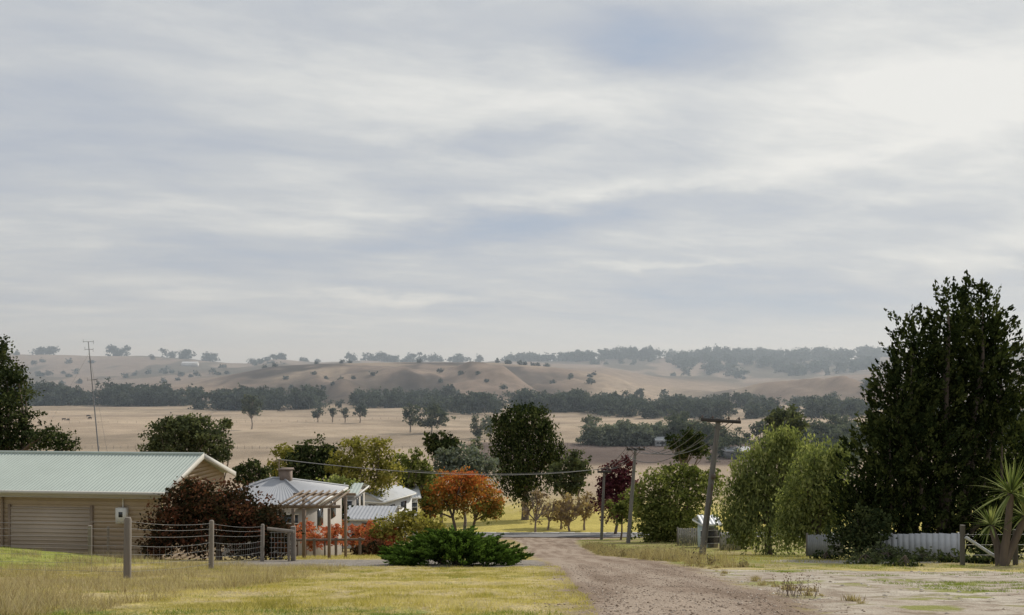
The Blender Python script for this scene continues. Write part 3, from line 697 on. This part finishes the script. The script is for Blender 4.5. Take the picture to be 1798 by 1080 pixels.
p3=upole('utility_pole',96,1056,1061,826,.16,1.5,0,False)
def span(m,a,b,sag,r=.028):
    t=np.linspace(0,1,22)[:,None]; P=a+(b-a)*t; P[:,2]-=(4*sag*t*(1-t))[:,0]; m.tube(P,r,4)
m=MB()
for a,b in zip(p1,p2): span(m,a,b,1.5)
for a,b in zip(p2,p3): span(m,a,b,.5)
span(m,p3[0],np.array([X(486,54),54,Z(806,54)]),.8,.024); span(m,p3[1],np.array([X(590,90),90,Z(812,90)]),.8,.024)
q=p1[0]-np.array([0,0,1.4]); span(m,q,p2[0]-np.array([0,0,.9]),1.1)
m.obj('power_lines',[DWIRE])
def mast():
    g=empty('antenna_mast'); y=43; a=np.array([X(173,y),y,H(X(173,y),y)]); b=np.array([X(173,y),y,Z(792,y)]); t=np.array([X(155,y),y,Z(600,y)])
    m=MB(); m.tube([a,b,t],[.04,.03,.018],6); m.obj('mast',[MASTM],parent=g)
    m=MB(); 
    for k,w in ((0,.25),(.07,.2),(.35,.22)):
        p=t+(b-t)*k; m.tube([p-[w,0,0],p+[w,0,0]],.010,4); m.tube([p+[-w,0,-.05],p+[-w,0,.12]],.008,4); m.tube([p+[w,0,-.12],p+[w,0,.06]],.008,4)
    m.tube([t+(b-t)*.35-[.0,0,0],t+(b-t)*.35+[.3,0,.05]],.015,4)
    m.tube([t+(b-t)*.1,b+[.5,0,-.5]],.005,4); m.tube([t+(b-t)*.1,(X(60,46),46,Z(792,46))],.004,4)
    m.obj('antenna_elements',[MASTM],parent=g)
mast()
def panel_fence(name,y,u0,u1,hh,mat,slat=.12,gap=.0,y2=None):
    g=empty(name); m=MB(); x0,x1=X(u0,y),X(u1,y if y2 is None else y2); y2=y if y2 is None else y2
    n=int(math.hypot(x1-x0,y2-y)/(slat+gap)); rz=math.atan2(y2-y,x1-x0)
    for i in range(n):
        t=(i+.5)/n; x=x0+(x1-x0)*t; yy=y+(y2-y)*t; z=H(x,yy); m.box((x,yy+.004*(i%2),z+hh/2),(slat*.98,.03+.02*(i%2),hh+R.uniform(-.05,.05)),0,rz)
    m.obj('panels',[mat],parent=g); m=MB()
    for t in np.linspace(0,1,max(2,int(n*slat/2.2))):
        x=x0+(x1-x0)*t; yy=y+(y2-y)*t; m.box((x,yy+.08,H(x,yy)+hh/2),(.1,.1,hh+.15),0,rz)
    m.obj('posts',[TIMBER],parent=g)
panel_fence('paling_fence',76,1190,1230,1.5,simple('pale_paling',(.30,.28,.25),.9,.25),.14,.03)
panel_fence('corrugated_fence',47,1418,1480,1.15,simple('grey_sheet',(.30,.31,.33),.6,.1),.1)
panel_fence('white_fence',33.2,1535,1692,.95,simple('pale_sheet',(.46,.47,.48),.7,.15),.2,.0,31.5)
panel_fence('paling_fence',66,1265,1300,1.2,bpy.data.materials['pale_paling'],.14)
def brace():
    g=empty('braced_fence_end'); y=26; m=MB()
    for u,v in ((1690,922),(1783,930)):
        x=X(u,y); m.tube([(x,y,H(x,y)-.3),(x,y,Z(v,y)+.0)],.075,8)
    m.obj('posts',[simple('dark_post_timber',(.10,.09,.075),.9,.3,9,grain=(1,1,.15))],parent=g)
    m=MB(); m.tube([(X(1692,y),y-.1,Z(942,y)),(X(1757,y),y-.3,H(X(1757,y),y-.3)+.05)],.045,8); m.obj('stay',[simple('galvanised_pipe',(.55,.56,.57),.5,.1)],parent=g)
    m=MB()
    for hh in (.3,.6,.9): m.tube([(X(1690,y),y,H(X(1690,y),y)+hh),(X(1783,y),y,H(X(1783,y),y)+hh),(X(1950,y),y,H(X(1950,y),y)+hh)],.004,4)
    m.obj('wires',[WIRE],parent=g)
brace()
m=MB()
for (u0,y0,u1,y1) in ((0,345,760,330),(0,480,900,560),(250,345,380,640),(760,330,1300,375),(940,330,900,600)):
    n=60; xs=np.linspace(X(u0,y0),X(u1,y1),n); yy=np.linspace(y0,y1,n)
    for x,y in zip(xs,yy): m.tube([(x,y,H(x,y)-.2),(x,y,H(x,y)+1.15)],.07,4)
m.obj('paddock_fence',[TIMBER])
def cow(u,y,rz,mat):
    x=X(u,y); z=H(x,y); m=MB(); c,s=math.cos(rz),math.sin(rz)
    def w(a,b,k): return (x+a*c-b*s,y+a*s+b*c,z+k)
    m.tube([w(-1.05,0,1.15),w(-.8,0,1.12),w(0,0,1.0),w(.6,0,1.05),w(.95,0,1.15)],[.2,.36,.42,.40,.22],10)
    m.tube([w(.8,0,1.2),w(1.2,0,.85),w(1.4,0,.45),w(1.55,0,.2)],[.25,.18,.15,.09],8)
    m.tube([w(-1.05,0,1.3),w(-1.2,0,.7)],[.04,.03],5)
    for a,b in ((-.8,-.22),(-.8,.22),(.65,-.2),(.65,.2)):
        k=-.1 if a<0 else .03; m.tube([w(a,b,.95),w(a-k,b,.6),w(a+k,b,.35),w(a,b,0)],[.17,.10,.07,.06],6)
    m.obj('cow',[mat],origin=(x,y,z))
cm=simple('cow_hide',(.03,.025,.02),.9,.2)
for u,y,r in ((112,520,.3),(120,515,2.5),(155,560,.2),(158,535,3.0),(490,640,.5),(497,640,.1),(300,600,2.)): cow(u,y,r,cm)

# ------------------------------------------------------------ grasses, stones
def grass():
    rng=np.random.RandomState(21); mb=MB()
    n=170000; y=6.5+18.2*rng.rand(n); x=-.64*y+(road_l(y)+.64*y+.3)*rng.rand(n)
    keep=(vn(x*2.3,y*2.3,3)*.5+vn(x*6,y*6,4)*.6+rng.rand(n)*.25)>.58; x=x[keep];y=y[keep]
    keep=~((y<7.9)&(x>-3.5)&(x<-.6)); x=x[keep];y=y[keep]
    P=np.stack([x,y,h(x,y)-.01],1); t=np.clip((fbm(x*.5,y*.5,1)*.5+fbm(x*3.5,y*3.5,18)*.5-.5)*3.+.5+rng.rand(len(x))*.4-.2,0,1)
    mb.blades(P,.025+.06*vn(x*1.5,y*1.5,9)**2,.010,0,t,1.4,rng); mb.obj('lawn_grass',[L_GRASS])
    mb=MB(); n=60000; y=8+18*rng.rand(n); x=-.62*y+(.62*y-4.2)*rng.rand(n)*1.0
    f=vn(x*1.2,y*1.2,6)+.6*vn(x*4,y*4,7); near=np.exp(-((x+7.7)/1.0)**2)
    keep=(f+rng.rand(n)*.3+near*.4>1.0)&(x<-3.8); x=x[keep];y=y[keep]
    P=np.stack([x,y,h(x,y)-.02],1); mb.blades(P,.08+.24*vn(x*.8,y*.8,8)**2,.009,0,rng.rand(len(x)),1.1,rng); mb.obj('tall_dry_grass',[L_DRY])
    mb=MB()
    cs=[(rng.uniform(-9,.4),rng.uniform(7.4,8.9)) for _ in range(90)]+[(rng.uniform(6.5,11),rng.uniform(12.5,17)) for _ in range(60)]+[(rng.uniform(-17,-11),rng.uniform(22,28)) for _ in range(90)]+[(rng.uniform(6,14),rng.uniform(19,26)) for _ in range(60)]+[(rng.uniform(-9,.4),rng.uniform(9,22)) for _ in range(50)]
    for cx,cy in cs:
        k=120; p=rng.normal(size=(k,2))*rng.uniform(.08,.2)+[cx,cy]; mb.blades(np.stack([p[:,0],p[:,1],h(p[:,0],p[:,1])-.02],1),.055,.011,0,rng.rand(k)*.6,1.3,rng)
    mb.obj('green_grass_tufts',[leafmat('lush_grass',(.15,.19,.045),(.25,.29,.075),(.40,.40,.15),.42)])
    mb=MB(); 
    for i in range(130):
        cy=rng.uniform(24,75); cx=float(road_r(cy))+abs(rng.normal())*.9+.1
        if i<22: cy=rng.uniform(9,24); cx=float(road_r(cy))+rng.uniform(.1,.6)
        hh=rng.uniform(.15,.6) if i>=22 else rng.uniform(.04,.14)
        k=110; p=rng.normal(size=(k,2))*hh*.38+[cx,cy]
        P=np.stack([p[:,0],p[:,1],h(p[:,0],p[:,1])-.03],1); mb.blades(P,hh,.016,0,rng.rand(k)*.9,1.0,rng)
        if i>=22 and rng.rand()<.5:
            q=rng.normal(size=(70,3))*[hh*.35,hh*.35,hh*.28]+[cx,cy,H(cx,cy)+hh*.6]; mb.leaves(q,.045,1,rng.rand(70),1.8,rng)
    mb.obj('verge_weeds',[L_DRY,leafmat('weed_seed_heads',(.13,.10,.07),(.23,.185,.13),(.33,.31,.17),.3)])
    mb=MB(); cx0,cy0=X(1398,11.5),11.5
    for q in range(30):
        cx,cy=cx0+rng.normal()*.12,cy0+rng.normal()*.15
        a=rng.uniform(0,6.28); l=rng.uniform(.08,.26); e=(cx+math.cos(a)*l*.35,cy+math.sin(a)*l*.35,H(cx,cy)+l)
        mb.tube([(cx,cy,H(cx,cy)-.02),e],[.003,.002],4,0); mb.leaves(np.array(e)+rng.normal(size=(10,3))*[.02,.02,.05],.014,1,rng.rand(10),1.6,rng)
    mb.obj('dock_weed',[BARK,leafmat('dock_seeds',(.12,.07,.045),(.20,.12,.08),(.28,.21,.13),.2)])
    mb=MB(); n=16000; y=rng.uniform(33,52,n); x=rng.uniform(-10,.8,n); k=vn(x,y,5)>.45; x=x[k];y=y[k]
    mb.blades(np.stack([x,y,h(x,y)-.02],1),.14,.02,0,rng.rand(len(x)),.8,rng); 
    n=16000; y=rng.uniform(24,70,n); x=road_r(y)+rng.uniform(0,1,n)*12; k=vn(x*.8,y*.8,5)>.4; x=x[k];y=y[k]
    mb.blades(np.stack([x,y,h(x,y)-.02],1),.10,.022,0,rng.rand(len(x))*.5,.8,rng); mb.obj('verge_grass',[L_GRASS])
grass()
def stones():
    rng=np.random.RandomState(31)
    def mk(name,x,y,s,flat,mats):
        n=len(x); base=np.array([[1,0,0],[0,1,0],[-1,0,0],[0,-1,0],[0,0,1],[0,0,-1]],float)
        J=base[None]+rng.normal(size=(n,6,3))*.22; J*=s[:,None,None]*np.array([1,1,flat]); a=rng.uniform(0,6.28,n)
        c,sn=np.cos(a)[:,None],np.sin(a)[:,None]; Q=np.stack([J[...,0]*c-J[...,1]*sn,J[...,0]*sn+J[...,1]*c,J[...,2]],-1)
        P=np.stack([x,y,h(x,y)],1); V=(Q+P[:,None]).reshape(-1,3)
        f=np.array([[0,1,4],[1,2,4],[2,3,4],[3,0,4],[1,0,5],[2,1,5],[3,2,5],[0,3,5]])
        mb=MB(); mb.add(V,(f[None]+np.arange(n)[:,None,None]*6).reshape(-1,3),0,np.repeat(rng.rand(n),8)); mb.obj(name,mats)
    n=11000; y=6.5+20*rng.rand(n)**1.2; q=rng.rand(n); q=np.clip(q+(rng.normal(size=n)*.12)*((q<.15)|(q>.85)),-.12,1.15); x=road_l(y)+(road_r(y)-road_l(y))*q
    mk('road_gravel',x,y,.005+.017*rng.rand(n)**3,.6,[leafmat('gravel_stone',(.15,.11,.08),(.31,.245,.19),(.50,.42,.35),0)])
    n=2200; y=7+15*rng.rand(n); x=road_r(y)-.2+7.8*rng.rand(n)**1.2
    k=vn(x*.9,y*.9,12)+.3*rng.rand(n)>.55; x=x[k]; y=y[k]; n=len(x)
    mk('limestone_rubble',x,y,.007+.045*rng.rand(n)**6,.4,[leafmat('limestone',(.28,.235,.18),(.44,.385,.32),(.56,.51,.44),0)])
    n=500; y=7.2+.8*rng.rand(n); x=-3.4+2.8*rng.rand(n); mk('limestone_rubble',x,y,.01+.03*rng.rand(n)**3,.4,[bpy.data.materials['limestone']])
stones()

# ------------------------------------------------------------ haze in the valley air
mb=MB(); mb.box((0,4840,60),(13000,9380,300))
hm=bpy.data.materials.new('valley_haze'); hm.use_nodes=True; nt=hm.node_tree; nt.nodes.clear()
o=N(nt,'ShaderNodeOutputMaterial'); vs=N(nt,'ShaderNodeVolumeScatter'); vs.inputs['Density'].default_value=.00027; vs.inputs['Color'].default_value=(.76,.87,1,1); vs.inputs['Anisotropy'].default_value=.25
nt.links.new(vs.outputs[0],o.inputs['Volume'])
mb.obj('haze',[hm])

# ------------------------------------------------------------ sky and light
SUN_EL,SUN_AZ=math.radians(38),math.radians(42)
def sky():
    w=bpy.data.worlds.new("World"); bpy.context.scene.world=w; w.use_nodes=True; nt=w.node_tree; nt.nodes.clear(); ll=nt.links
    o=N(nt,'ShaderNodeOutputWorld'); bg=N(nt,'ShaderNodeBackground'); bg.inputs[1].default_value=.1
    st=N(nt,'ShaderNodeTexSky'); st.sky_type='NISHITA'; st.sun_disc=False; st.sun_elevation=SUN_EL; st.sun_rotation=SUN_AZ
    tc=N(nt,'ShaderNodeTexCoord'); sp=N(nt,'ShaderNodeSeparateXYZ'); ll.new(tc.outputs['Generated'],sp.inputs[0])
    x,y,z=sp.outputs
    az=MATH(nt,'ARCTAN2',x,y); hl=MATH(nt,'SQRT',MATH(nt,'ADD',MATH(nt,'MULTIPLY',x,x),MATH(nt,'MULTIPLY',y,y)))
    el=MATH(nt,'DIVIDE',z,MATH(nt,'MAXIMUM',hl,.01))
    zz=MATH(nt,'ADD',MATH(nt,'MAXIMUM',z,0),.13)
    def comb(a,b,c=0.0):
        n=N(nt,'ShaderNodeCombineXYZ')
        for i,q in enumerate((a,b,c)):
            if isinstance(q,(int,float)): n.inputs[i].default_value=q
            else: ll.new(q,n.inputs[i])
        return n.outputs[0]
    px=MATH(nt,'DIVIDE',x,zz); py=MATH(nt,'DIVIDE',y,zz)
    rot=MATH(nt,'SUBTRACT',py,MATH(nt,'MULTIPLY',px,.22))
    A=NOISE(nt,comb(MATH(nt,'MULTIPLY',px,.6),rot),1.7,7,.58,.35)
    B=NOISE(nt,comb(MATH(nt,'MULTIPLY',px,.6),rot,3.7),4.6,6,.62,.3)
    wn=NOISE(nt,comb(MATH(nt,'MULTIPLY',az,5.),MATH(nt,'MULTIPLY',el,16.)),1.,6,.62)
    wn2=NOISE(nt,comb(MATH(nt,'MULTIPLY',az,3.),MATH(nt,'MULTIPLY',el,9.),5.),1.,3,.55)
    azw=MATH(nt,'ADD',az,MATH(nt,'MULTIPLY',MATH(nt,'SUBTRACT',wn2,.5),.28))
    elw=MATH(nt,'ADD',el,MATH(nt,'MULTIPLY',MATH(nt,'SUBTRACT',wn,.5),.075))
    c=MATH(nt,'ADD',.52,MATH(nt,'MULTIPLY',MATH(nt,'SUBTRACT',A,.5),1.1))
    c=MATH(nt,'ADD',c,MATH(nt,'MULTIPLY',MATH(nt,'SUBTRACT',B,.5),.55))
    for (u,v,su,sv,k,amp) in ((1050,345,420,24,-.10,.36),(700,526,150,11,0,.40),(850,190,420,75,-.05,.30),(1500,200,350,110,0,.30),(1650,120,260,180,0,.32),
        (1180,470,150,9,0,.30),(1650,455,200,30,-.1,.26),(350,380,420,70,-.08,.10),(500,120,240,70,.1,.15),
        (1160,70,170,60,.12,-.50),(1320,530,420,45,0,-.36),(960,395,300,30,-.15,-.32),(560,440,350,36,0,-.2),(150,250,260,120,0,-.12),(850,250,200,20,-.1,-.24),(1350,320,260,22,-.1,-.14)):
        a0=math.atan((u-899)/F); e0=(650-v)/F*math.cos(a0)
        da=MATH(nt,'SUBTRACT',azw,a0); de=MATH(nt,'SUBTRACT',MATH(nt,'SUBTRACT',elw,e0),MATH(nt,'MULTIPLY',da,-k))
        qa=MATH(nt,'DIVIDE',da,su/F); qe=MATH(nt,'DIVIDE',de,sv/F)
        g=MATH(nt,'EXPONENT',MATH(nt,'MULTIPLY',MATH(nt,'ADD',MATH(nt,'MULTIPLY',qa,qa),MATH(nt,'MULTIPLY',qe,qe)),-1.))
        c=MATH(nt,'ADD',c,MATH(nt,'MULTIPLY',g,amp))
    r=N(nt,'ShaderNodeValToRGB'); e=r.color_ramp.elements; ll.new(c,r.inputs[0])
    e[0].position=0.0; e[0].color=(.37,.44,.555,1); e[1].position=1; e[1].color=(.84,.835,.80,1)
    for p,q in ((.30,(.46,.50,.57)),(.55,(.555,.58,.61)),(.78,(.70,.71,.70))): k=e.new(p); k.color=(*q,1)
    hz=RANGE(nt,el,.01,.07,.5,0)
    col=MIX(nt,hz,r.outputs[0],(.53,.61,.67))
    sc=N(nt,'ShaderNodeVectorMath',operation='SCALE'); ll.new(col,sc.inputs[0]); sc.inputs['Scale'].default_value=10.
    out=MIX(nt,.96,st.outputs[0],sc.outputs[0])
    ll.new(out,bg.inputs[0]); ll.new(bg.outputs[0],o.inputs[0])
sky()
s=Vector((math.sin(SUN_AZ)*math.cos(SUN_EL),math.cos(SUN_AZ)*math.cos(SUN_EL),math.sin(SUN_EL)))
ld=bpy.data.lights.new('sun','SUN'); ld.energy=3.5; ld.angle=math.radians(2.5); ld.color=(1,.94,.84)
lo=bpy.data.objects.new('sun',ld); bpy.context.scene.collection.objects.link(lo); lo.rotation_euler=(-s).to_track_quat('-Z','Y').to_euler(); lo.location=(0,0,50)
cd=bpy.data.cameras.new('camera'); co=bpy.data.objects.new('camera',cd); bpy.context.scene.collection.objects.link(co)
co.location=(0,0,EYE); co.rotation_euler=(math.radians(90),0,0); cd.sensor_width=36; cd.lens=36*F/1798; cd.shift_y=110/1798; cd.clip_end=20000; cd.clip_start=.1
bpy.context.scene.camera=co
sc=bpy.context.scene; sc.view_settings.view_transform='Standard'; sc.view_settings.look='None'; sc.view_settings.exposure=0
